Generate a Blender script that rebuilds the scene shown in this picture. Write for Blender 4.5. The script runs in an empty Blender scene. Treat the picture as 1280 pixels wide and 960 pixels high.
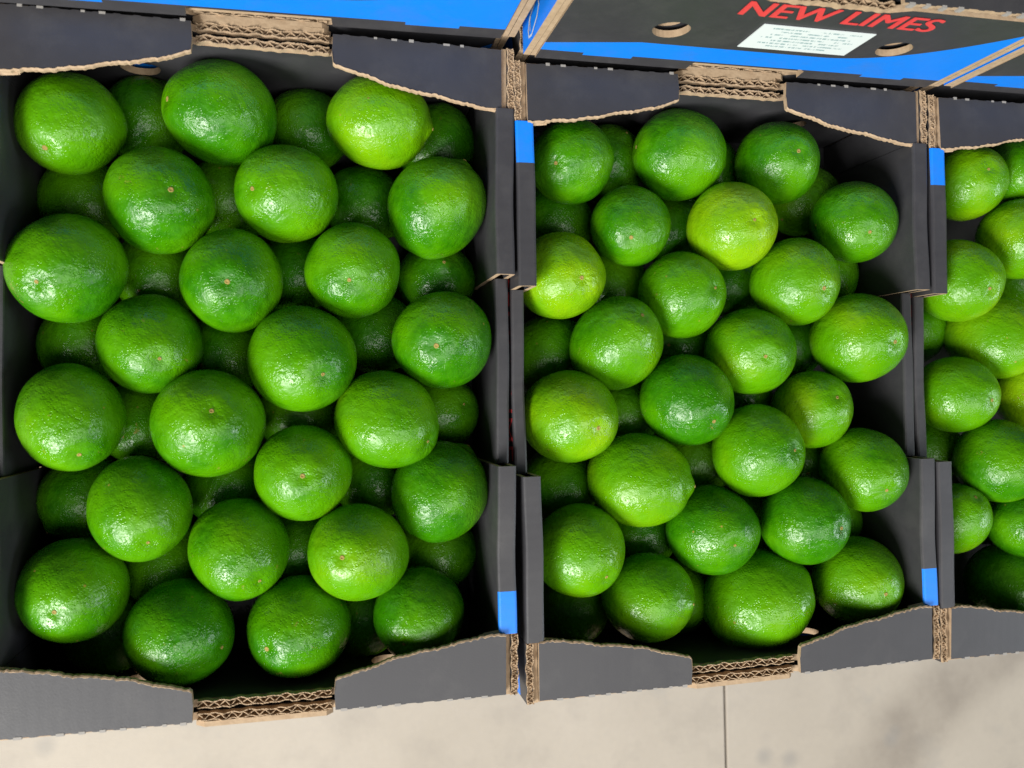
import bpy, bmesh, math, random
import numpy as np
from mathutils import Vector, Matrix
random.seed(11)
R = math.radians
sc = bpy.context.scene
col = sc.collection

# ------------------------------------------------------------------ camera
PITCH = 0.110            # height of one carton level in a stack
CH = 0.108               # height of a carton
LEV = 5                  # the open cartons are the sixth level up
BASE = 4 * PITCH         # base height of the open cartons
RIM = BASE + CH
cd = bpy.data.cameras.new('camera'); cam = bpy.data.objects.new('camera', cd); col.objects.link(cam)
cam.location = (-0.2792, -0.0060, RIM + 0.5057)
cam.rotation_euler = (0.0137, -0.2376, -0.0216)
cd.sensor_width = 36; cd.lens = 29.56
cd.clip_start = 0.01; cd.clip_end = 60
cd.dof.use_dof = True; cd.dof.focus_distance = 0.57; cd.dof.aperture_fstop = 9.5
sc.camera = cam

# ------------------------------------------------------------------ light
w = bpy.data.worlds.new('World'); sc.world = w; w.use_nodes = True
bg = w.node_tree.nodes['Background']
bg.inputs['Color'].default_value = (0.86, 0.93, 1.0, 1); bg.inputs['Strength'].default_value = 0.05

def area(name, direction, dist, sx, sy, power, colour, target=(0.0, 0.0, RIM)):
    l = bpy.data.lights.new(name, 'AREA'); l.shape = 'RECTANGLE'; l.size = sx; l.size_y = sy
    l.energy = power; l.color = colour
    o = bpy.data.objects.new(name, l); col.objects.link(o)
    d = Vector(direction).normalized()
    o.location = Vector(target) + d * dist
    o.rotation_euler = (-d).to_track_quat('-Z', 'Y').to_euler()
    return o
area('open_door_light', (-0.62, -0.60, 0.46), 2.6, 1.2, 1.0, 120, (1.0, 0.99, 0.95))
area('far_window_light', (0.90, -0.30, 0.42), 3.0, 1.0, 0.7, 29, (0.84, 0.93, 1.0))
area('ceiling_light', (0.10, -0.55, 1.0), 2.8, 2.4, 1.3, 48, (1.0, 0.98, 0.94))

sc.view_settings.view_transform = 'Standard'; sc.view_settings.look = 'None'
sc.view_settings.exposure = 0.0; sc.view_settings.gamma = 1.0
sc.view_settings.use_curve_mapping = False
sc.cycles.use_denoising = True
sc.cycles.max_bounces = 5

# ------------------------------------------------------------------ node helper
class NT:
    def __init__(self, name):
        m = bpy.data.materials.new(name); m.use_nodes = True
        self.m = m; self.t = m.node_tree; self.t.nodes.clear()
        self.out = self.n('ShaderNodeOutputMaterial'); self.b = self.n('ShaderNodeBsdfPrincipled')
        self.t.links.new(self.b.outputs[0], self.out.inputs[0])
    def n(self, typ, **kw):
        o = self.t.nodes.new(typ)
        for k, v in kw.items(): setattr(o, k, v)
        return o
    def set(self, node, key, v):
        s = node.inputs[key]
        if isinstance(v, bpy.types.NodeSocket): self.t.links.new(v, s)
        else: s.default_value = v
    def math(self, op, a, b=0.0, c=None, clamp=False):
        o = self.n('ShaderNodeMath', operation=op, use_clamp=clamp)
        self.set(o, 0, a); self.set(o, 1, b)
        if c is not None: self.set(o, 2, c)
        return o.outputs[0]
    def mix(self, fac, a, b, blend='MIX'):
        o = self.n('ShaderNodeMix', data_type='RGBA', blend_type=blend)
        self.set(o, 0, fac)
        self.set(o, 6, a if isinstance(a, bpy.types.NodeSocket) else (*a, 1))
        self.set(o, 7, b if isinstance(b, bpy.types.NodeSocket) else (*b, 1))
        return o.outputs[2]
    def coord(self, kind='Object'): return self.n('ShaderNodeTexCoord').outputs[kind]
    def noise(self, vec, scale, detail=3, rough=.55, out='Fac'):
        o = self.n('ShaderNodeTexNoise'); self.set(o, 'Vector', vec); self.set(o, 'Scale', scale)
        self.set(o, 'Detail', detail); self.set(o, 'Roughness', rough); return o.outputs[out]
    def ramp(self, fac, stops):
        o = self.n('ShaderNodeValToRGB'); e = o.color_ramp.elements
        while len(e) < len(stops): e.new(0.5)
        for i, (p, c) in enumerate(stops):
            e[i].position = p; e[i].color = (c, c, c, 1) if isinstance(c, (int, float)) else (*c, 1)
        self.set(o, 0, fac); return o.outputs[0]
    def smooth(self, v, a, b):
        o = self.n('ShaderNodeMapRange', interpolation_type='SMOOTHSTEP')
        self.set(o, 0, v); self.set(o, 1, a); self.set(o, 2, b); return o.outputs[0]
    def bump(self, h, strength, dist, prev=None):
        o = self.n('ShaderNodeBump'); self.set(o, 'Height', h); self.set(o, 'Strength', strength); self.set(o, 'Distance', dist)
        if prev is not None: self.set(o, 'Normal', prev)
        return o.outputs[0]
    def xyz(self, vec):
        o = self.n('ShaderNodeSeparateXYZ'); self.set(o, 0, vec); return o.outputs
    def fin(self, **kw):
        for k, v in kw.items():
            k = k.replace('_', ' ')
            if isinstance(v, tuple) and len(v) == 3: v = (*v, 1)
            self.set(self.b, k, v)
        return self.m

BLACK = (0.032, 0.031, 0.035)
BLUE = (0.001, 0.205, 0.82)

def board_material(name, kind, flute_axis):
    """printed black board; kind picks which blue print it carries"""
    N = NT(name); oc = N.coord(); x, y, z = N.xyz(oc)
    mott = N.noise(oc, 60, 4)
    spk = N.noise(oc, 900, 2)
    base = N.mix(N.math('MULTIPLY', mott, .6), BLACK, (0.055, 0.053, 0.058))
    blue_mask = None
    if kind == 'end':            # swoosh rising to the right along the bottom of the panel, black foot strip under it
        sgn = N.math('SIGN', y)
        u = N.math('MULTIPLY', x, N.math('MULTIPLY', sgn, -1.0))      # x as seen from outside
        rise = N.math('POWER', N.math('MAXIMUM', N.math('SUBTRACT', u, .035), 0.0), 2.0)
        fall = N.math('MAXIMUM', N.math('SUBTRACT', -.085, u), 0.0)
        arc = N.math('ADD', .0350, N.math('SUBTRACT', N.math('MULTIPLY', rise, 4.7), N.math('MULTIPLY', fall, .19)))
        m1 = N.math('LESS_THAN', z, arc)
        foot = N.math('ADD', .0105, N.math('MULTIPLY', N.math('GREATER_THAN', N.math('ABSOLUTE', N.math('SUBTRACT', N.math('ABSOLUTE', x), .098)), .016), .0035))
        m2 = N.math('GREATER_THAN', z, foot)
        blue_mask = N.math('MULTIPLY', m1, m2)
    elif kind == 'side':         # blue lower half outside, blue ends on the folded rim
        outside = N.math('GREATER_THAN', N.math('ABSOLUTE', x), .1472)
        low = N.math('LESS_THAN', z, N.math('ADD', .052, N.math('MULTIPLY', y, N.math('MULTIPLY', N.math('SIGN', x), .19))))
        a = N.math('MULTIPLY', outside, low)
        top = N.math('GREATER_THAN', z, .1064)
        end = N.math('GREATER_THAN', N.math('MULTIPLY', y, N.math('MULTIPLY', N.math('SIGN', x), -1.0)), .1365)
        blue_mask = N.math('MAXIMUM', a, N.math('MULTIPLY', top, end))
    colr = base
    if blue_mask is not None: colr = N.mix(blue_mask, base, BLUE)
    # rubbed, dusty patches
    dust = N.ramp(N.noise(oc, 26, 6, .72), [(.50, 0.0), (.78, .45)])
    colr = N.mix(N.math('MULTIPLY', dust, .55), colr, (.11, .105, .10))
    wv = N.n('ShaderNodeTexWave', wave_type='BANDS', bands_direction=flute_axis)
    N.set(wv, 'Vector', oc); N.set(wv, 'Scale', 46.0); N.set(wv, 'Distortion', .25)
    b = N.bump(wv.outputs['Fac'], .035, .0004)
    b = N.bump(spk, .25, .0002, b)
    return N.fin(Base_Color=colr, Roughness=N.math('ADD', .40, N.math('MULTIPLY', mott, .16)), Normal=b, Specular_IOR_Level=.5)

def kraft_material():
    N = NT('kraft_board_edge'); oc = N.coord()
    n = N.noise(oc, 260, 4)
    m = N.noise(oc, 45, 2)
    c1 = N.mix(n, (.22, .135, .075), (.50, .365, .235))
    c1 = N.mix(N.math('MULTIPLY', m, .35), c1, (.62, .48, .33))
    return N.fin(Base_Color=c1, Roughness=.85, Normal=N.bump(n, .5, .0006), Specular_IOR_Level=.2)

def plain_material(name, c, rough=.6, spec=.4):
    N = NT(name); oc = N.coord(); n = N.noise(oc, 300, 3)
    c2 = tuple(v * .82 for v in c)
    return N.fin(Base_Color=N.mix(n, c2, c), Roughness=rough, Specular_IOR_Level=spec)

M_END = board_material('printed_end_board', 'end', 'X')
M_SIDE = board_material('printed_side_board', 'side', 'Y')
M_IN = board_material('black_inner_board', 'plain', 'X')
M_FLAP = board_material('black_flap_board', 'plain', 'X')
M_KRAFT = kraft_material()
M_RED = plain_material('red_print', (.72, .060, .062), .5)
M_WHITEINK = plain_material('white_print', (.62, .66, .72), .5)
M_NICK = plain_material('torn_white_paper', (.33, .31, .29), .9, .2)

def label_material():
    N = NT('shipping_label_paper'); oc = N.coord(); x, y, z = N.xyz(oc)
    # five rows of small broken print, centred, on white paper
    row = N.math('MULTIPLY', N.math('SUBTRACT', z, .0445), 1 / .0038)
    fr = N.math('FRACT', row)
    inrow = N.math('MULTIPLY', N.math('GREATER_THAN', fr, .36), N.math('LESS_THAN', fr, .80))
    k = N.math('FLOOR', row)
    vec = N.n('ShaderNodeCombineXYZ'); N.set(vec, 0, x); N.set(vec, 1, N.math('MULTIPLY', k, .37)); N.set(vec, 2, N.math('MULTIPLY', fr, .0006))
    letters = N.math('GREATER_THAN', N.noise(vec.outputs[0], 1300, 1), .47)
    words = N.math('GREATER_THAN', N.noise(vec.outputs[0], 130, 0), .33)
    half = N.math('ADD', .021, N.math('MULTIPLY', N.math('FRACT', N.math('MULTIPLY', k, .618)), .012))
    inx = N.math('LESS_THAN', N.math('ABSOLUTE', N.math('SUBTRACT', x, .0115)), half)
    m = N.math('MULTIPLY', N.math('MULTIPLY', inrow, letters), N.math('MULTIPLY', words, inx))
    lim = N.math('MULTIPLY', N.math('GREATER_THAN', z, .0452), N.math('LESS_THAN', z, .0705))
    return N.fin(Base_Color=N.mix(N.math('MULTIPLY', N.math('MULTIPLY', m, lim), .75), (.66, .71, .71), (.13, .27, .29)), Roughness=.55)
M_LABEL = label_material()

def floor_material():
    N = NT('worn_concrete'); oc = N.coord()
    a = N.noise(oc, 2.2, 5, .6); b = N.noise(oc, 14, 5, .6); c = N.noise(oc, 120, 3)
    c1 = N.mix(N.ramp(a, [(.3, 0.0), (.7, 1.0)]), (.385, .335, .270), (.470, .412, .338))
    c1 = N.mix(N.ramp(b, [(.50, 0.0), (.78, .55)]), c1, (.315, .275, .23))
    c1 = N.mix(N.ramp(N.noise(oc, 6.5, 4, .7), [(.60, 0.0), (.74, .45)]), c1, (.32, .30, .27))
    c1 = N.mix(N.math('MULTIPLY', c, .16), c1, (.22, .20, .18))
    # faint tyre scuff crossing in an arc
    x, y, z = N.xyz(oc)
    d = N.n('ShaderNodeVectorMath', operation='DISTANCE'); N.set(d, 0, oc); d.inputs[1].default_value = (1.02, -1.02, 0)
    band = N.math('ABSOLUTE', N.math('SUBTRACT', d.outputs['Value'], .69))
    sm = N.math('SUBTRACT', 1.0, N.smooth(band, .02, .085))
    c1 = N.mix(N.math('MULTIPLY', N.math('MULTIPLY', sm, b), .95), c1, (.21, .175, .14))
    spots = N.n('ShaderNodeTexVoronoi', feature='F1'); N.set(spots, 'Vector', oc); N.set(spots, 'Scale', 9.0)
    sp = N.math('SUBTRACT', 1.0, N.smooth(spots.outputs['Distance'], .02, .17))
    c1 = N.mix(N.math('MULTIPLY', sp, .40), c1, (.20, .195, .19))
    return N.fin(Base_Color=c1, Roughness=.62, Normal=N.bump(b, .2, .004), Specular_IOR_Level=.35)
M_FLOOR = floor_material()

def lime_material():
    N = NT('lime_peel'); oc = N.coord(); oi = N.n('ShaderNodeObjectInfo')
    sep = N.n('ShaderNodeSeparateColor'); N.set(sep, 0, oi.outputs['Color'])
    ye, seed, shade = sep.outputs
    off = N.n('ShaderNodeVectorMath', operation='ADD'); N.set(off, 0, oc)
    cmb = N.n('ShaderNodeCombineXYZ')
    for i in range(3): N.set(cmb, i, N.math('MULTIPLY', seed, 37.0 + 19 * i))
    N.set(off, 1, cmb.outputs[0]); v = off.outputs[0]
    big = N.noise(v, .75, 1, .5); mid = N.noise(v, 3.6, 3, .62)
    g = N.mix(N.ramp(mid, [(.3, 0.0), (.72, 1.0)]), (.0190, .135, .0003), (.0350, .195, .0004))
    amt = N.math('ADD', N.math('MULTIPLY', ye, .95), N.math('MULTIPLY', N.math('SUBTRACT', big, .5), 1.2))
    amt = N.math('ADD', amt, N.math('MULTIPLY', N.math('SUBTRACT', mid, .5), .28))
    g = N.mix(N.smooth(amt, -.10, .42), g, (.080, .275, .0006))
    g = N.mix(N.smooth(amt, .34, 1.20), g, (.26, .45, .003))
    # oil glands: fine pits, a little paler
    vo = N.n('ShaderNodeTexVoronoi', feature='F1'); N.set(vo, 'Vector', v); N.set(vo, 'Scale', 21.0); N.set(vo, 'Randomness', 1.0)
    gl = N.smooth(vo.outputs['Distance'], .04, .46)
    g = N.mix(N.math('MULTIPLY', N.math('SUBTRACT', 1.0, gl), .10), g, (.17, .38, .010))
    # dry rind marks
    rub = N.noise(v, 2.6, 5, .72)
    sc1 = N.ramp(rub, [(.665, 0.0), (.715, .75)])
    g = N.mix(N.math('MULTIPLY', sc1, N.smooth(shade, .25, .8)), g, (.26, .21, .045))
    vs = N.n('ShaderNodeTexVoronoi', feature='F1'); N.set(vs, 'Vector', v); N.set(vs, 'Scale', 1.9)
    fleck = N.math('SUBTRACT', 1.0, N.smooth(vs.outputs['Distance'], .025, .060))
    g = N.mix(N.math('MULTIPLY', fleck, N.math('MULTIPLY', N.math('GREATER_THAN', shade, .35), .75)), g, (.33, .23, .05))
    hgt = N.math('ADD', N.math('MULTIPLY', gl, N.math('ADD', .00013, N.math('MULTIPLY', N.ramp(rub, [(.35, 0.0), (.65, 1.0)]), .00040))), N.math('MULTIPLY', N.noise(v, 5.5, 2, .5), .0017))
    b = N.bump(hgt, .55, 1.0)
    rough = N.math('ADD', .155, N.math('MULTIPLY', N.ramp(rub, [(.38, 1.0), (.62, 0.0)]), .22))
    return N.fin(Base_Color=g, Roughness=rough, Normal=b, Specular_IOR_Level=.40)
M_LIME = lime_material()
M_SCAR = plain_material('dry_stem_scar', (.33, .25, .07), .8, .2)

# ------------------------------------------------------------------ mesh helpers
def link(name, me, parent=None, mats=()):
    o = bpy.data.objects.new(name, me); col.objects.link(o)
    for m in mats: me.materials.append(m)
    if parent is not None: o.parent = parent
    return o
def tag(o, label, cat=None, group=None, kind=None):
    o['label'] = label
    if cat: o['category'] = cat
    if group: o['group'] = group
    if kind: o['kind'] = kind
    return o
def empty(name, loc, rz=0):
    o = bpy.data.objects.new(name, None); col.objects.link(o); o.empty_display_size = .05
    o.location = loc; o.rotation_euler = (0, 0, rz); return o
def sheet(outline, holes, thick, M, edge_index=1, face_index=0):
    """flat board cut to an outline with holes; M maps sheet space (u, v, n) to carton space"""
    cu = bpy.data.curves.new('tmp', 'CURVE'); cu.dimensions = '2D'; cu.fill_mode = 'BOTH'; cu.extrude = thick / 2
    for loop in [outline] + holes:
        s = cu.splines.new('POLY'); s.points.add(len(loop) - 1); s.use_cyclic_u = True
        for p, (a, b) in zip(s.points, loop): p.co = (a, b, 0, 1)
    ob = bpy.data.objects.new('tmp', cu); me = bpy.data.meshes.new_from_object(ob)
    bpy.data.objects.remove(ob); bpy.data.curves.remove(cu)
    for p in me.polygons:
        p.material_index = face_index if abs(p.normal.z) > .5 else edge_index; p.use_smooth = False
    me.transform(M); return me
def to_xz(y):   return Matrix(((1,0,0,0),(0,0,1,y),(0,1,0,0),(0,0,0,1)))     # u->x v->z n->y
def to_yz(x):   return Matrix(((0,0,1,x),(1,0,0,0),(0,1,0,0),(0,0,0,1)))
def to_xy(z):   return Matrix.Translation((0, 0, z))
def box(bm, x0, x1, y0, y1, z0, z1, mi=0):
    v = [bm.verts.new((x, y, z)) for x in (x0, x1) for y in (y0, y1) for z in (z0, z1)]
    for q in ((0,1,3,2),(4,6,7,5),(0,4,5,1),(2,3,7,6),(0,2,6,4),(1,5,7,3)):
        f = bm.faces.new([v[i] for i in q]); f.material_index = mi
def done(bm, name):
    bmesh.ops.recalc_face_normals(bm, faces=bm.faces)
    me = bpy.data.meshes.new(name); bm.to_mesh(me); bm.free(); return me
def prism_y(bm, prof, y0, y1, bow=0.0, n=14):
    """profile in x,z swept along y with a slight bow; end caps get the raw board colour"""
    rings = []
    for k in range(n + 1):
        t = k / n; e = math.sin(math.pi * t)
        dx = bow * e * (1 + .4 * math.sin(9 * t + bow * 4000)); dz = -.0003 * e * (1 + math.sin(7 * t + bow * 3000))
        rings.append([bm.verts.new((x + dx, y0 + (y1 - y0) * t, z + (dz if z > .05 else 0))) for x, z in prof])
    m = len(prof)
    for a, b in zip(rings, rings[1:]):
        for i in range(m):
            j = (i + 1) % m; bm.faces.new((a[i], a[j], b[j], b[i])).material_index = 0
    bm.faces.new(rings[0]).material_index = 1; bm.faces.new(list(reversed(rings[-1]))).material_index = 1
def corrugated(bm, s0, s1, t0, t1, ztop, depth, along='x', wobble=.0006, period=.0072, rnd=random):
    """raw edge of corrugated board: two liners and the wavy medium between them"""
    def P(s, t, z): return (s, t, z) if along == 'x' else (t, s, z)
    n = max(6, int((s1 - s0) / (period / 8)))
    lt = .00055
    ph = rnd.random() * 6
    def ribbon(fn_lo, fn_hi, fz):
        prev = None
        for i in range(n + 1):
            s = s0 + (s1 - s0) * i / n; lo, hi, zt = fn_lo(s), fn_hi(s), fz(s)
            cur = [bm.verts.new(P(s, lo, ztop - depth)), bm.verts.new(P(s, lo, zt)), bm.verts.new(P(s, hi, zt)), bm.verts.new(P(s, hi, ztop - depth))]
            if prev:
                for k in range(3): bm.faces.new((prev[k], prev[k+1], cur[k+1], cur[k]))
            else: bm.faces.new(cur)
            prev = cur
        bm.faces.new(list(reversed(prev)))
    w1 = lambda s: .00035 * math.sin(s * 700 + ph) + .0003 * math.sin(s * 260 + 2 * ph)
    fz = lambda s: ztop + wobble * (math.sin(s * 520 + ph) * .5 + (rnd.random() - .5))
    ribbon(lambda s: t0 + w1(s), lambda s: t0 + lt + w1(s), fz)
    ribbon(lambda s: t1 - lt + w1(s), lambda s: t1 + w1(s), fz)
    mid, amp = (t0 + t1) / 2, (t1 - t0) / 2 - lt * 1.3
    wv = lambda s: mid + amp * (2 / math.pi) * math.asin(math.sin(2 * math.pi * s / period + ph)) + w1(s)
    ribbon(lambda s: wv(s) - .0003, lambda s: wv(s) + .0003, lambda s: fz(s) - .0003)
    # board core far down in the flutes
    q = [P(s0, t0 + lt, ztop - depth), P(s1, t0 + lt, ztop - depth), P(s1, t1 - lt, ztop - depth), P(s0, t1 - lt, ztop - depth)]
    bm.faces.new([bm.verts.new(c) for c in q])

HOLE_X, HOLE_Z, HOLE_R = .0745, .0545, .0112
NX = .0386                # half width of the hand notch
STEP = .0595              # half length of the lowered middle of a side wall
LOW = CH - .020
FLAP_Y = .1625
def circle(cx, cy, r, n=22, wob=0.0):
    return [(cx + r * (1 + wob * math.sin(3 * a + cx * 90)) * math.cos(a), cy + r * .92 * math.sin(a)) for a in [2 * math.pi * i / n for i in range(n)]]

def flap_outline(sx, sy, rnd):
    """one of the four ledge flaps: straight perforated fold outside, wavy torn edge inside"""
    pts = [(.1420, .1990)]
    n = 70
    ph = rnd.random() * 6
    key = [(.1420, .1618), (.128, .1628), (.110, .1655), (.090, .1690), (.070, .1728), (.052, .1775), (NX + .001, .1812)]
    def yy(x):
        for (xa, ya), (xb, yb) in zip(key, key[1:]):
            if xb <= x <= xa: return ya + (yb - ya) * (xa - x) / (xa - xb)
        return key[-1][1]
    inner = []
    for i in range(n + 1):
        x = .1420 + (NX + .001 - .1420) * i / n
        y = sum(yy(min(.1420, max(NX + .001, x + d))) for d in (-.006, -.003, 0, .003, .006)) / 5
        y += .00022 * math.sin(x * 1500 + ph + 3 * math.sin(x * 90)) + .0004 * math.sin(x * 130 + ph) + .0003 * math.sin(x * 310 + 2 * ph) + (rnd.random() - .5) * .0006
        inner.append((x, y))
    inner[-1] = (NX + .001, inner[-1][1] + .001)
    pts = [(.1420, .1990)] + inner + [(NX + .0004, .1880), (NX + .0010, .1990)]
    # small teeth on the perforated fold
    x = NX + .006
    while x < .136:
        pts += [(x, .1990), (x + .0012, .1994), (x + .0040, .1994), (x + .0052, .1990)]; x += .0105
    pts = [(sx * a, sy * b) for a, b in pts]
    return pts, [(sx * a, sy * b) for a, b in inner]

def build_carton(full=True):
    rnd = random.Random(5)
    root = empty('lime_carton', (0, 0, 0))
    link('base', sheet([(-.146, -.197), (.146, -.197), (.146, .197), (-.146, .197)], [], .003, to_xy(.0018)), root, (M_IN, M_KRAFT))
    # --- long side walls: board folded over into a hollow rim, lowered in the middle
    for sx in (-1, 1):
        bm = bmesh.new()
        def U(top, i=.1380):
            o, t, r = .1500, .0030, .0016
            out = [(o, .004), (o, top - r), (o - r * .3, top - r * .3), (o - r, top), (i + r, top), (i + r * .3, top - r * .3), (i, top - r), (i, .004),
                   (i + t, .004), (i + t, top - t), (o - t, top - t), (o - t, .004)]
            return [(sx * a, b) for a, b in out]
        prism_y(bm, U(CH), STEP, FLAP_Y, -sx * .0005); prism_y(bm, U(CH), -FLAP_Y, -STEP, -sx * .0006); prism_y(bm, U(LOW, .1414), -STEP + .0003, STEP - .0003, sx * .0006)
        sw = link('side_wall', done(bm, 'side_wall'), root, (M_SIDE, M_KRAFT))
        for sy in (-1, 1):      # single board of the corner, its raw top edge and raw upright edge
            bm = bmesh.new()
            ya, yb = sorted((sy * (FLAP_Y + .0004), sy * .2005)); xa, xb = sorted((sx * .1458, sx * .1500))
            box(bm, xa, xb, ya, yb, .004, CH - .0019)
            xa2, xb2 = sorted((sx * .1424, sx * .1455))
            box(bm, xa2, xb2, ya, yb, .004, CH - .0030, 1)
            xi, xj = sorted((sx * .1380, sx * .1410)); y2, y3 = sorted((sy * (FLAP_Y + .0004), sy * .1885))
            box(bm, xi, xj, y2, y3, .004, CH - .0075)
            for f in bm.faces:
                if abs(f.calc_center_median().y - sy * .2005) < 1e-4: f.material_index = 1
            link('corner_board', done(bm, 'corner_board'), sw, (M_SIDE, M_KRAFT))
            bm = bmesh.new(); corrugated(bm, ya, yb, xa, xb, CH - .0004, .0014, 'y', rnd=rnd, period=.0031, wobble=.0009)
            link('corner_raw_edge', done(bm, 'corner_raw_edge'), sw, (M_KRAFT,))
            if full:            # little torn curl where flap, wall and rim meet
                bm = bmesh.new(); n = 9; L = []
                for k in range(5):
                    s = k / 4; row = []
                    for i in range(n):
                        a = -1.1 + 3.6 * i / (n - 1); rr = .0030 * (1 - .25 * s) * (1 + .12 * math.sin(7 * s + i))
                        row.append(bm.verts.new((sx * (.1425 - .0135 * s), sy * (.1608 + .0020 * s + rr * .6 * math.cos(a)), CH - .0035 + rr * math.sin(a) - .001 * s)))
                    L.append(row)
                for k in range(4):
                    for i in range(n - 1): bm.faces.new((L[k][i], L[k][i+1], L[k+1][i+1], L[k+1][i]))
                cme = done(bm, 'torn_corner')
                co = link('torn_corner', cme, root, (M_KRAFT,)); md = co.modifiers.new('thickness', 'SOLIDIFY'); md.thickness = .0007
    # --- short end walls: outer and inner board with hand notch and two vent holes
    for sy in (-1, 1):
        top = CH - .0046; nz = CH - .0095
        def wall(xh, foot):
            o = [(-xh, .001), (-.0405, .001)]
            if foot: o += [(-.0395, .0115), (-.036, .0140), (.036, .0140), (.0395, .0115)]
            o += [(.0405, .001), (xh, .001), (xh, top), (NX + .0105, top), (NX - .0015, nz), (-NX + .0015, nz), (-NX - .0105, top), (-xh, top)]
            return o
        hs = [circle(s * HOLE_X, HOLE_Z, HOLE_R, 24, .03) for s in (-1, 1)]
        ew = link('end_wall', sheet(wall(.1417, True), hs, .0042, to_xz(sy * .1986)), root, (M_END, M_KRAFT))
        hs2 = [circle(s * (HOLE_X + .0012), HOLE_Z - .0008, HOLE_R * 1.04, 24, .05) for s in (-1, 1)]
        link('inner_end_wall', sheet(wall(.1375, False), hs2, .0042, to_xz(sy * .1912)), ew, (M_IN, M_KRAFT))
        for t, dz in ((.1912, 0.0), (.1986, -.0004)):
            bm = bmesh.new(); corrugated(bm, -NX + .001, NX - .001, sy * t - .0021, sy * t + .0021, CH - .0048 + dz, .0046, 'x', rnd=rnd, period=.0061, wobble=.0011)
            link('notch_raw_edge', done(bm, 'notch_raw_edge'), ew, (M_KRAFT,))
        # pressed-out tongue of the hand notch standing against the outside
        tb = [(-NX, CH - .018), (NX, CH - .018), (NX, CH - .0100), (NX - .004, CH - .0056), (-NX + .005, CH - .0056), (-NX, CH - .0100)]
        link('notch_tongue', sheet(tb, [], .0030, to_xz(sy * .2026), 0, 0), ew, (M_KRAFT,))
        for sx in (-1, 1):
            fo, inner = flap_outline(sx, sy, rnd)
            me = sheet(fo, [], .0032, to_xy(.0005))
            tilt = Matrix.Translation((0, sy * .199, CH - .0021)) @ Matrix.Rotation(-sy * R(rnd.uniform(-1.5, 3.5)), 4, 'X') @ Matrix.Rotation(sx * R(rnd.uniform(-.6, .9)), 4, 'Y') @ Matrix.Translation((0, -sy * .199, 0))
            me.transform(tilt)
            fl = link('ledge_flap', me, root, (M_FLAP, M_KRAFT))
            bm = bmesh.new(); prev = None; pts = inner + [(sx * (NX + .0006), sy * .1880)]      # frayed paper lip along the torn edge
            for k, (px, py) in enumerate(pts):
                wd = .0003 + rnd.random() * .0006; up = rnd.uniform(.0000, .0004)
                ring = [bm.verts.new(c) for c in ((px, py - sy * .0006, -.0008), (px, py - sy * .0006, .0017 + up), (px, py + sy * wd * .5, .0024 + up * .6), (px, py + sy * wd, .00215))]
                if prev:
                    for q in range(3): bm.faces.new((prev[q], prev[q+1], ring[q+1], ring[q]))
                prev = ring
            me3 = done(bm, 'torn_edge'); me3.transform(tilt); link('torn_edge', me3, fl, (M_KRAFT,))
            bm = bmesh.new(); x = NX + .004
            while x < .136:
                if rnd.random() < .7:
                    l = rnd.uniform(.0015, .0045); a, b = sorted((sx * x, sx * (x + l))); c, d = sorted((sy * .1984, sy * (.1994 + rnd.random() * .0008)))
                    box(bm, a, b, c, d, CH - .0030 - rnd.random() * .001, CH + .0002)
                x += .0105
            me2 = done(bm, 'perforation_nicks'); me2.transform(tilt @ Matrix.Translation((0, 0, -CH + .0021)))
            link('perforation_nicks', me2, fl, (M_NICK,))['kind'] = 'stuff'
    return root

def copy_tree(o, parent=None, skip=()):
    c = o.copy(); col.objects.link(c); c.parent = parent
    for ch in list(o.children):
        if ch.name.split('.')[0] not in skip: copy_tree(ch, c, skip)
    return c

def outer_text(name, body, width, height, M, parent, heavy=0.0):
    fc = bpy.data.curves.new(name, 'FONT'); fc.body = body; fc.size = 1; fc.extrude = 0; fc.offset = 0
    ob = bpy.data.objects.new('tmp', fc); me = bpy.data.meshes.new_from_object(ob); bpy.data.objects.remove(ob); bpy.data.curves.remove(fc)
    co = np.empty(len(me.vertices) * 3); me.vertices.foreach_get('co', co); co = co.reshape(-1, 3)
    mn, mx = co.min(0), co.max(0)
    co[:, 0] = (co[:, 0] - mn[0]) / (mx[0] - mn[0]) * width; co[:, 1] = (co[:, 1] - mn[1]) / (mx[1] - mn[1]) * height; co[:, 2] = 0
    me.vertices.foreach_set('co', co.ravel())
    if heavy:           # heavier strokes: shifted layers a hair apart
        bm = bmesh.new()
        for k in range(5):
            m2 = me.copy(); m2.transform(Matrix.Translation((heavy * (k / 4), heavy * .3 * (k % 2), .00003 * k))); bm.from_mesh(m2); bpy.data.meshes.remove(m2)
        bm.to_mesh(me); bm.free()
    me.transform(M)
    return link(name, me, parent, (M_RED,))

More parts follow.
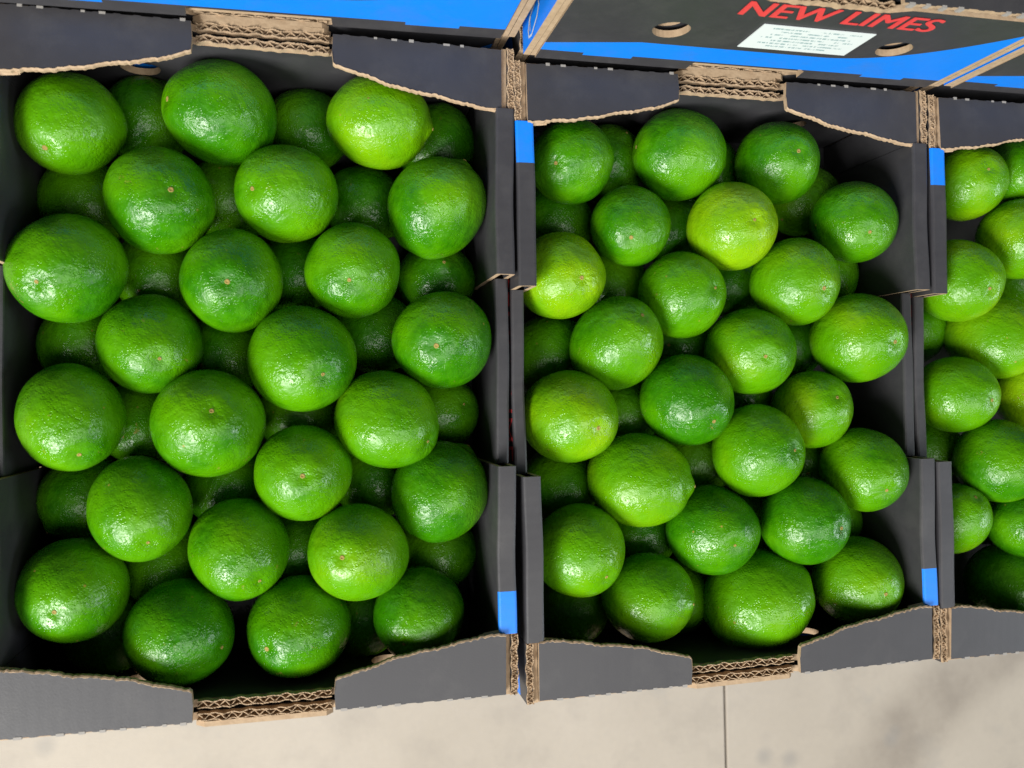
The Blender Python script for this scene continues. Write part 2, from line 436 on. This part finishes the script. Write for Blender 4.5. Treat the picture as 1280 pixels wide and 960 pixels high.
# lime tables, metres in carton space (rim = 0): x, y, z, radius, stem axis, ripeness
L_LIMES = [
    (-0.1114,0.1466,-0.0371,0.0303,-0.25,-0.67,0.70,0.35), (-0.0264,0.1596,-0.0397,0.0329,-0.87,0.04,0.50,0.10), (0.0690,0.1606,-0.0366,0.0296,0.96,-0.15,0.25,0.60),
    (-0.0618,0.1035,-0.0354,0.0316,0.33,-0.01,0.94,0.20), (0.0128,0.1103,-0.0360,0.0303,-0.65,-0.08,0.76,0.35), (0.1069,0.1071,-0.0360,0.0323,-0.48,-0.85,-0.21,0.15),
    (-0.1094,0.0594,-0.0271,0.0312,-0.30,-0.36,0.88,0.10), (-0.0220,0.0563,-0.0360,0.0307,0.04,-0.16,0.99,0.15), (0.0534,0.0644,-0.0360,0.0298,-0.15,-0.33,0.93,0.20),
    (-0.0675,0.0171,-0.0422,0.0300,0.28,-0.32,0.91,0.15), (0.0212,0.0083,-0.0338,0.0321,0.36,-0.32,0.88,0.20), (0.1091,0.0205,-0.0334,0.0310,-0.26,-0.17,0.95,0.15),
    (-0.1096,-0.0264,-0.0314,0.0305,0.30,-0.66,0.68,0.30), (-0.0328,-0.0317,-0.0306,0.0328,0.12,0.24,0.96,0.20), (0.0724,-0.0307,-0.0335,0.0306,0.70,-0.38,0.60,0.40),
    (0.0224,-0.0625,-0.0344,0.0294,-0.04,0.01,1.00,0.40), (-0.0729,-0.0812,-0.0338,0.0306,0.28,-0.53,0.80,0.20), (0.1086,-0.0784,-0.0398,0.0311,-0.53,-0.84,0.07,0.15),
    (-0.0177,-0.1085,-0.0360,0.0298,0.46,-0.51,0.72,0.25), (0.0552,-0.1125,-0.0273,0.0313,-0.36,0.08,0.93,0.50), (-0.1097,-0.1276,-0.0369,0.0302,-0.08,-0.20,0.98,0.25),
    (-0.0520,-0.1571,-0.0371,0.0301,0.84,-0.22,0.49,0.05), (0.0182,-0.1590,-0.0401,0.0315,-0.56,-0.18,0.81,0.10), (0.0936,-0.1551,-0.0362,0.0287,-0.43,-0.44,0.79,0.10),
    (-0.0768,0.1638,-0.0783,0.0272,-0.51,-0.84,-0.16,0.21), (0.0251,0.1636,-0.0783,0.0272,0.90,0.09,-0.44,0.12), (0.1128,0.1583,-0.0782,0.0272,0.41,0.90,0.15,0.19),
    (-0.1129,0.1083,-0.0783,0.0272,-0.51,0.85,0.11,0.44), (-0.0252,0.1151,-0.0783,0.0272,-0.06,-0.88,-0.47,0.12), (0.0623,0.1148,-0.0783,0.0272,-0.79,0.61,-0.07,0.13),
    (-0.0702,0.0634,-0.0783,0.0272,0.22,0.44,-0.87,0.46), (0.0153,0.0657,-0.0783,0.0272,-0.60,-0.11,-0.79,0.10), (0.1119,0.0643,-0.0783,0.0272,-0.03,-0.28,-0.96,0.23),
    (-0.1129,0.0197,-0.0781,0.0272,-0.62,-0.77,0.13,0.38), (-0.0249,0.0141,-0.0783,0.0272,0.48,0.30,-0.82,0.23), (0.0690,0.0269,-0.0783,0.0272,-1.00,0.03,0.04,0.19),
    (-0.0785,-0.0315,-0.0783,0.0272,-0.23,-0.25,0.94,0.44), (0.0190,-0.0290,-0.0783,0.0272,0.54,-0.81,-0.24,0.47), (0.1129,-0.0270,-0.0781,0.0272,0.50,0.20,0.84,0.37),
    (-0.1130,-0.0797,-0.0779,0.0272,0.63,0.63,-0.45,0.36), (-0.0270,-0.0729,-0.0783,0.0272,0.95,-0.28,0.13,0.25), (0.0667,-0.0730,-0.0783,0.0272,0.84,-0.50,-0.21,0.42),
    (-0.0673,-0.1211,-0.0782,0.0272,0.08,-0.69,0.72,0.48), (0.0189,-0.1146,-0.0783,0.0272,-0.60,-0.64,0.48,0.16), (0.1109,-0.1245,-0.0783,0.0272,-0.63,-0.73,0.27,0.32),
    (-0.0989,-0.1638,-0.0783,0.0272,-0.69,0.33,-0.65,0.26), (0.0604,-0.1639,-0.0783,0.0272,-0.02,-0.99,-0.12,0.47),
]
M_LIMES = [
    (-0.1021,0.1484,-0.0354,0.0284,-0.62,-0.26,0.74,0.05), (-0.0225,0.1570,-0.0376,0.0306,-0.99,0.16,-0.07,0.15), (0.0535,0.1540,-0.0373,0.0303,-0.06,0.02,1.00,0.10),
    (-0.0602,0.1052,-0.0360,0.0274,-0.35,-0.41,0.85,0.10), (0.0101,0.1062,-0.0262,0.0302,0.02,-0.07,1.00,0.85), (0.1095,0.1108,-0.0307,0.0295,-0.19,-0.37,0.91,0.05),
    (-0.1106,0.0711,-0.0408,0.0295,0.14,-0.15,0.98,0.75), (-0.0241,0.0581,-0.0368,0.0306,0.37,0.07,0.93,0.35), (0.0595,0.0677,-0.0269,0.0306,0.10,-0.27,0.96,0.45),
    (-0.0735,0.0249,-0.0366,0.0305,0.25,0.50,0.83,0.15), (0.0250,0.0188,-0.0325,0.0310,-0.17,-0.15,0.97,0.35), (0.1093,0.0265,-0.0274,0.0317,0.21,-0.12,0.97,0.45),
    (-0.1087,-0.0239,-0.0341,0.0314,0.30,-0.20,0.93,0.55), (-0.0252,-0.0151,-0.0305,0.0309,0.22,-0.43,0.88,0.00), (0.0770,-0.0233,-0.0379,0.0291,0.07,0.28,0.96,0.60),
    (-0.0579,-0.0688,-0.0360,0.0316,0.84,-0.10,0.54,0.50), (0.0265,-0.0510,-0.0274,0.0310,0.34,0.05,0.94,0.30), (0.1109,-0.0675,-0.0276,0.0292,-0.10,-0.37,0.92,0.35),
    (-0.1033,-0.1136,-0.0360,0.0303,0.32,-0.43,0.84,0.50), (-0.0043,-0.1048,-0.0357,0.0313,-0.00,-0.21,0.98,0.05), (0.0623,-0.1016,-0.0264,0.0304,0.28,-0.06,0.96,0.00),
    (-0.0533,-0.1496,-0.0375,0.0305,0.69,-0.04,0.72,0.45), (0.0333,-0.1598,-0.0421,0.0357,0.84,0.27,0.47,0.30), (0.1103,-0.1494,-0.0376,0.0310,0.03,-0.12,0.99,0.40),
    (-0.0610,0.1604,-0.0783,0.0272,-0.23,-0.55,-0.80,0.18), (0.0165,0.1587,-0.0782,0.0272,-0.55,0.41,-0.73,0.13), (0.1008,0.1378,-0.0783,0.0272,-0.80,-0.58,0.18,0.31),
    (-0.1013,0.1151,-0.0783,0.0272,0.05,0.97,0.24,0.14), (-0.0089,0.1119,-0.0783,0.0272,0.87,0.17,-0.47,0.12), (0.1131,0.0777,-0.0763,0.0272,0.02,-0.70,-0.72,0.47),
    (-0.0605,0.0696,-0.0783,0.0272,0.04,0.96,-0.29,0.37), (0.0378,0.0736,-0.0783,0.0272,0.83,-0.54,0.11,0.26), (-0.1113,0.0200,-0.0783,0.0272,-0.72,-0.70,-0.01,0.38),
    (-0.0086,0.0230,-0.0783,0.0272,-0.59,0.06,0.80,0.16), (0.0835,0.0256,-0.0783,0.0272,0.79,0.42,0.44,0.19), (-0.0546,-0.0236,-0.0783,0.0272,0.65,0.14,0.74,0.25),
    (0.0407,-0.0155,-0.0783,0.0272,-0.32,0.74,0.59,0.48), (-0.1025,-0.0738,-0.0783,0.0272,0.00,-0.60,0.80,0.43), (0.0028,-0.0608,-0.0783,0.0272,-0.61,0.79,0.02,0.39),
    (0.0895,-0.0638,-0.0781,0.0272,-0.24,-0.30,0.92,0.12), (-0.0419,-0.1121,-0.0783,0.0272,-0.48,-0.52,-0.71,0.43), (-0.0956,-0.1638,-0.0783,0.0272,0.17,0.85,0.49,0.34),
    (0.0454,-0.1120,-0.0783,0.0272,-0.85,0.09,-0.52,0.30), (0.1132,-0.1110,-0.0781,0.0272,-0.61,0.71,0.34,0.37), (-0.0158,-0.1613,-0.0782,0.0272,0.31,0.46,-0.83,0.48),
]
R_LIMES = [
    (-0.0905,0.1483,-0.0345,0.0278,-0.18,0.11,0.98,0.60), (-0.0394,0.1593,-0.0351,0.0279,-0.18,-0.54,0.82,0.05), (-0.0505,0.1055,-0.0256,0.0295,-0.28,-0.40,0.87,0.50),
    (-0.1045,0.0735,-0.0291,0.0304,0.00,-0.32,0.95,0.60), (-0.0630,0.0308,-0.0415,0.0317,0.29,-0.40,0.87,0.72), (-0.1043,-0.0126,-0.0360,0.0291,0.30,-0.15,0.94,0.40),
    (-0.0286,-0.0152,-0.0397,0.0272,-0.15,-0.33,0.93,0.95), (-0.0741,-0.0627,-0.0265,0.0306,0.01,-0.21,0.98,0.20), (-0.1083,-0.1064,-0.0360,0.0267,0.13,0.67,0.73,0.50),
    (-0.0503,-0.1124,-0.0269,0.0266,-0.19,0.26,0.95,0.00), (-0.0475,-0.1630,-0.0480,0.0304,-0.29,-0.24,0.92,0.05), (-0.0113,0.1644,-0.0783,0.0272,-0.51,0.85,-0.16,0.12),
    (-0.1064,0.0388,-0.0783,0.0272,-0.02,0.65,0.76,0.17), (-0.0955,-0.0556,-0.0783,0.0272,-0.31,0.89,-0.33,0.37), (0.0312,0.1339,-0.0784,0.0272,0.03,0.42,0.90,0.21),
    (0.0011,0.0815,-0.0783,0.0272,-0.84,0.49,0.24,0.39), (-0.0415,-0.1083,-0.0783,0.0272,-0.01,-0.79,-0.62,0.14), (0.0084,-0.0864,-0.0783,0.0272,-0.24,-0.94,-0.26,0.10),
]

# ------------------------------------------------------------------ floor
fl = empty('floor', (0, 0, 0)); fl['kind'] = 'structure'
bm = bmesh.new(); box(bm, -6, 6, -6, 6, -.10, -.012)
link('floor_bed', done(bm, 'floor_bed'), fl, (plain_material('joint_dirt', (.10, .085, .07), .95, .1),))
JX = .2665
for x0, x1 in ((-6, JX - .0016), (JX + .0016, 6)):
    bm = bmesh.new(); box(bm, x0, x1, -6, 6, -.013, 0)
    me = done(bm, 'concrete_slab'); o = link('concrete_slab', me, fl, (M_FLOOR,))
    md = o.modifiers.new('worn_edge', 'BEVEL'); md.width = .0016; md.segments = 2

# ------------------------------------------------------------------ cartons
proto = build_carton()
C_L = (-.3037, .0093, -.0150); C_M = (-.0010, 0.0, 0.0); C_R = (.3011, -.0031, -.0026)
cartons = {}
def put(c, x, y, z, a, label, group):
    c.location = (x, y, z); c.rotation_euler = (0, 0, a); tag(c, label, 'carton', group); return c
cartons['L'] = put(proto, C_L[0], C_L[1], BASE, C_L[2], 'open black cardboard carton full of limes, leftmost in the front row', 'open lime cartons in the front row')
cartons['M'] = put(copy_tree(proto), C_M[0], C_M[1], BASE, C_M[2], 'open black cardboard carton full of limes, middle of the front row', 'open lime cartons in the front row')
cartons['R'] = put(copy_tree(proto), C_R[0], C_R[1], BASE, C_R[2], 'open black cardboard carton full of limes, cut off at right edge', 'open lime cartons in the front row')
BACK = [(-.3035, .4110, .008), (.0035, .4018, -.001), (.3085, .4022, -.002)]
names = ['upper black and blue carton standing behind the left lime carton', 'upper black and blue carton with red NEW LIMES lettering and white label', 'upper black and blue carton behind the right lime carton, mostly cropped']
low = ['carton directly beneath the upper carton behind the left lime carton', 'carton directly beneath the carton with red NEW LIMES lettering', 'carton directly beneath the cropped upper carton behind the right lime carton']
for i, (x, y, a) in enumerate(BACK):
    put(copy_tree(proto), x, y + .006, BASE, a, low[i], 'cartons of the back row')
    c = put(copy_tree(proto, None, ('notch_tongue',)), x, y, BASE + PITCH + .0005, a, names[i], 'cartons of the back row')
    cartons['B%d' % i] = c
# print on the middle back carton: red lettering, paper label; white mark on its blue side
bmid = cartons['B1']; YF = -.2012
Mt = Matrix(((1,0,0,-.0475),(0,0,-1,YF),(0,1,0,.0818),(0,0,0,1)))
for k in range(3):
    outer_text('red_lettering', 'NEW LIMES', .123, .0158, Mt, cartons['B%d' % k], .0013)
bm = bmesh.new(); box(bm, -.0255, .0480, YF - .0003, YF + .0002, .0420, .0732)
lb = link('paper_label', done(bm, 'paper_label'), bmid, (M_LABEL,)); lb['label'] = 'white paper label with rows of small print'
def ribbon_mark(name, pts, wid, x, parent):
    bm = bmesh.new(); L = []
    for i, (y, z) in enumerate(pts):
        a = pts[max(0, i - 1)]; b = pts[min(len(pts) - 1, i + 1)]
        d = Vector((b[0] - a[0], b[1] - a[1])).normalized(); nrm = Vector((-d.y, d.x)) * wid / 2
        L.append((bm.verts.new((x, y + nrm.x, z + nrm.y)), bm.verts.new((x, y - nrm.x, z - nrm.y))))
    for p, q in zip(L, L[1:]): bm.faces.new((p[0], p[1], q[1], q[0]))
    return link(name, done(bm, name), parent, (M_WHITEINK,))
for k in (0, 1, 2):
    ribbon_mark('white_emblem', [(-.182, .034), (-.186, .022), (-.192, .0185), (-.1965, .0195), (-.1975, .026), (-.192, .038), (-.187, .0425), (-.181, .0405), (-.176, .034), (-.171, .043), (-.165, .047)], .0016, -.1504, cartons['B%d' % k])
    ribbon_mark('white_emblem', [(-.194, .0225), (-.188, .0225), (-.180, .0300), (-.177, .040)], .0012, -.1504, cartons['B%d' % k])
for k in ('L', 'M'):
    for sx in (-1, 1):
        Mx = Matrix(((0,0,sx,sx*.1508),(sx,0,0,.006*sx),(0,1,0,.066),(0,0,0,1)))
        outer_text('red_side_lettering', 'LIMES', .056, .0205, Mx, cartons[k])

# cartons that carry the visible ones: plain boxes of the same make, no contents in view
def simple_carton():
    root = empty('lime_carton', (0, 0, 0))
    link('base', sheet([(-.149, -.199), (.149, -.199), (.149, .199), (-.149, .199)], [], .003, to_xy(.0018)), root, (M_IN, M_KRAFT))
    for s in (-1, 1):
        link('side_wall', sheet([(-.200, .0035), (.200, .0035), (.200, CH), (-.200, CH)], [], .004, to_yz(s * .148)), root, (M_SIDE, M_KRAFT))
        link('end_wall', sheet([(-.1455, .0035), (.1455, .0035), (.1455, CH), (-.1455, CH)], [circle(q * HOLE_X, HOLE_Z, HOLE_R) for q in (-1, 1)], .004, to_xz(s * .198)), root, (M_END, M_KRAFT))
    return root
sp = simple_carton(); first = True
spots = [(C_L[0], C_L[1], C_L[2], 'left'), (C_M[0], C_M[1], C_M[2], 'middle'), (C_R[0], C_R[1], C_R[2], 'right')] + [(b[0], b[1] + .006, b[2], None) for b in BACK]
num = ['bottom', 'second lowest', 'third lowest', 'fourth']
for x, y, a, side in spots:
    for k in range(4):
        c = sp if first else copy_tree(sp); first = False
        lab = 'black and blue carton, %s in the stack under the %s lime carton' % (num[k], side) if side else 'black and blue carton low in the hidden stacks of the back row'
        put(c, x + random.uniform(-.001, .001), y + random.uniform(-.001, .001), k * PITCH, a, lab, 'supporting cartons under the front row' if side else 'supporting cartons under the back row')

# ------------------------------------------------------------------ limes
def lime_mesh(seed):
    """unit lime: long axis z, stem dimple at +z, nipple at -z"""
    rng = np.random.default_rng(seed); nu, nv = 72, 46
    lob = rng.normal(size=(9, 3)); ph = rng.uniform(0, 6.28, 9); am = rng.uniform(.004, .016, 9)
    nr = int(rng.integers(7, 11)); phr = rng.uniform(0, 6.28); puck = rng.uniform(.001, .008); asp = rng.uniform(1.04, 1.11); ax = rng.uniform(-.02, .02)
    vs = []; fs = []
    fq = rng.normal(size=(14, 3)) * 5.5; fp = rng.uniform(0, 6.28, 14)
    for j in range(nv + 1):
        th = math.pi * j / nv
        th = th + .10 * math.sin(2 * th) * -1      # gather rings towards the poles
        for i in range(nu if 0 < j < nv else 1):
            ph_ = 2 * math.pi * i / nu
            d = np.array([math.sin(th) * math.cos(ph_), math.sin(th) * math.sin(ph_), math.cos(th)])
            r = 1 + sum(am[k] * math.sin(1.5 * (lob[k] @ d) + ph[k]) for k in range(9))
            r += .0022 * sum(math.sin(fq[k] @ d + fp[k]) for k in range(14)) / 2
            t0 = th; t1 = math.pi - th
            r -= .040 * math.exp(-(t0 / .15) ** 2)                                   # stem dimple
            r += .016 * math.exp(-((t0 - .36) / .20) ** 2)
            fur = .5 + .5 * math.cos(nr * ph_ + phr + 1.3 * math.sin(ph_ * 2))
            r -= puck * fur * (.6 + .4 * math.sin(ph_ + phr)) * math.exp(-((t0 - .24) / .17) ** 2)                     # puckers round the stem
            r += .060 * math.exp(-(t1 / .19) ** 2) - .012 * math.exp(-((t1 - .30) / .11) ** 2)   # nipple in a shallow ring
            p = d * r; p[2] *= asp; p[0] *= 1 + ax; p[:2] *= .985
            vs.append(p)
    vs = np.array(vs)
    def idx(j, i):
        if j == 0: return 0
        if j == nv: return len(vs) - 1
        return 1 + (j - 1) * nu + i % nu
    for j in range(nv):
        for i in range(nu):
            q = [idx(j, i), idx(j + 1, i), idx(j + 1, i + 1), idx(j, i + 1)]
            q = list(dict.fromkeys(q))
            if len(q) > 2: fs.append(q)
    me = bpy.data.meshes.new('lime_peel'); me.from_pydata(vs.tolist(), [], fs); me.update()
    for p in me.polygons: p.use_smooth = True
    me.materials.append(M_LIME); me['ztop'] = float(vs[0][2]); me['zbot'] = float(vs[-1][2])
    return me
LIME = [lime_mesh(s) for s in range(8)]
def scar_mesh(seed):
    rnd = random.Random(seed); bm = bmesh.new(); n = 12
    prof = [(.066, -.012), (.060, .014), (.040, .020), (.026, .010)]
    rings = []
    for r, z in prof:
        rings.append([bm.verts.new((r * (1 + .14 * rnd.uniform(-1, 1)) * math.cos(2*math.pi*i/n), r * (1 + .14 * rnd.uniform(-1, 1)) * math.sin(2*math.pi*i/n), z)) for i in range(n)])
    for a, b in zip(rings, rings[1:]):
        for i in range(n): bm.faces.new((a[i], a[(i+1) % n], b[(i+1) % n], b[i]))
    bm.faces.new(rings[-1])
    me = done(bm, 'stem_scar'); me.materials.append(M_SCAR)
    for p in me.polygons: p.use_smooth = True
    return me
SCAR = [scar_mesh(s) for s in range(3)]
ORD = ['first', 'second', 'third', 'fourth', 'fifth', 'sixth', 'seventh', 'eighth']
rl = random.Random(21)
def add_lime(ck, spec, label, group, nub=False):
    x, y, z, r, ax, ay, az, ye = spec
    ox, oy, a = {'L': C_L, 'M': C_M, 'R': C_R}[ck]
    ca, sa = math.cos(a), math.sin(a)
    me = rl.choice(LIME)
    o = bpy.data.objects.new('lime', me); col.objects.link(o)
    o.location = (ox + x * ca - y * sa, oy + x * sa + y * ca, RIM + z)
    d = Vector((ax * ca - ay * sa, ax * sa + ay * ca, az)).normalized()
    if nub: d = -d
    q = d.to_track_quat('Z', 'Y')
    from mathutils import Quaternion
    q = q @ Quaternion((0, 0, 1), rl.uniform(0, 6.28))
    o.rotation_mode = 'QUATERNION'; o.rotation_quaternion = q
    o.scale = (r * 1.02, r * 1.02, r * 1.02)
    o.color = (ye, rl.random(), rl.random(), 1)
    tag(o, label, 'lime', group)
    s = bpy.data.objects.new('stem_scar', rl.choice(SCAR)); col.objects.link(s); s.parent = o
    s.location = (0, 0, me['ztop'] - .006); k = rl.uniform(.5, .85); s.scale = (k, k, 1)
    t = bpy.data.objects.new('blossom_scar', rl.choice(SCAR)); col.objects.link(t); t.parent = o
    t.location = (0, 0, me['zbot'] + .004); t.rotation_euler = (math.pi, 0, 0); k = rl.uniform(.4, .65); t.scale = (k, k, .8)
    return o
def look(ye):
    return 'deep green' if ye < .12 else 'green' if ye < .30 else 'fresh green' if ye < .48 else 'light green' if ye < .7 else 'yellowish green'
SIDE3 = ['left', 'middle', 'right']
CN = {'L': 'left', 'M': 'middle', 'R': 'right'}
rows_upper = {'L': [(0,1,2),(3,4,5),(6,7,8),(9,10,11),(12,13,14),(16,15,17),(20,18,19),(21,22,23)], 'M': [tuple(range(3*k, 3*k+3)) for k in range(8)]}
rows_lower = {'L': [(24,25,26),(27,28,29),(30,31,32),(33,34,35),(36,37,38),(39,40,41),(42,43,44),(45,46)],
              'M': [(24,25,26),(27,28,29),(30,31),(32,33,34),(35,36),(37,38,39),(40,42,43),(41,44)]}
for ck, data in (('L', L_LIMES), ('M', M_LIMES)):
    for k, row in enumerate(rows_upper[ck]):
        for j, i in enumerate(row):
            add_lime(ck, data[i], '%s lime on top, %s one in the %s row from the back, %s carton' % (look(data[i][7]), SIDE3[j], ORD[k], CN[ck]), 'limes in the %s carton' % CN[ck], nub=(ck, i) in (('L', 2), ('M', 15), ('M', 21)))
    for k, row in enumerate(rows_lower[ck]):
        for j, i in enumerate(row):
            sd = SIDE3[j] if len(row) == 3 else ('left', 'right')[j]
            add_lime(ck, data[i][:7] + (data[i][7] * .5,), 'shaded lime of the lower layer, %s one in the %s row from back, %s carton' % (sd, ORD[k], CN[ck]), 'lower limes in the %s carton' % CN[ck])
RL = ['light green lime under the back left flap of the right carton', 'deep green lime beside the back flap of the right carton at picture edge',
      'light green lime at right picture edge, second row of the right carton', 'light green lime beside the step in the left wall of right carton',
      'yellowish green lime with bright highlight, fourth row of the right carton', 'fresh green lime against the lowered left wall of the right carton',
      'yellow lime cut off by right picture edge in the right carton', 'green lime with strong highlight, sixth row of the right carton',
      'light green lime beside the raised front part of right carton left wall', 'deep green lime cut off by right picture edge near front of right carton',
      'deep green lime behind the front flap of the right carton',
      'shaded lower lime near the back wall of the right carton', 'shaded lower lime just below the wall step in the right carton', 'yellowish lower lime by the lowered left wall of the right carton',
      'shaded lower lime deep at the back of right carton beyond picture edge', 'shaded lower lime near picture edge in third row of right carton', 'shaded lower lime in the front left of the right carton', 'shaded lower lime near picture edge towards front of right carton']
for i, s in enumerate(R_LIMES):
    add_lime('R', s, RL[i], 'limes in the right carton')
k = 0
for x in (.035, .1055):
    for y in (.150, .088, .027, -.034, -.095, -.155):
        add_lime('R', (x + rl.uniform(-.004, .004), y + (.004 if x > .05 else -.002), -.040, .0292, rl.uniform(-1, 1), rl.uniform(-1, 1), rl.uniform(0, 1), rl.uniform(.1, .6)), 'lime in the part of the right carton outside the picture', 'limes in the right carton beyond the picture')
for y in (.16, .105, .05, -.005, -.06, -.115, -.163):
    add_lime('R', (.078, y, -.0783, .0272, rl.uniform(-1, 1), rl.uniform(-1, 1), rl.uniform(0, 1), .2), 'lime in the part of the right carton outside the picture', 'limes in the right carton beyond the picture')
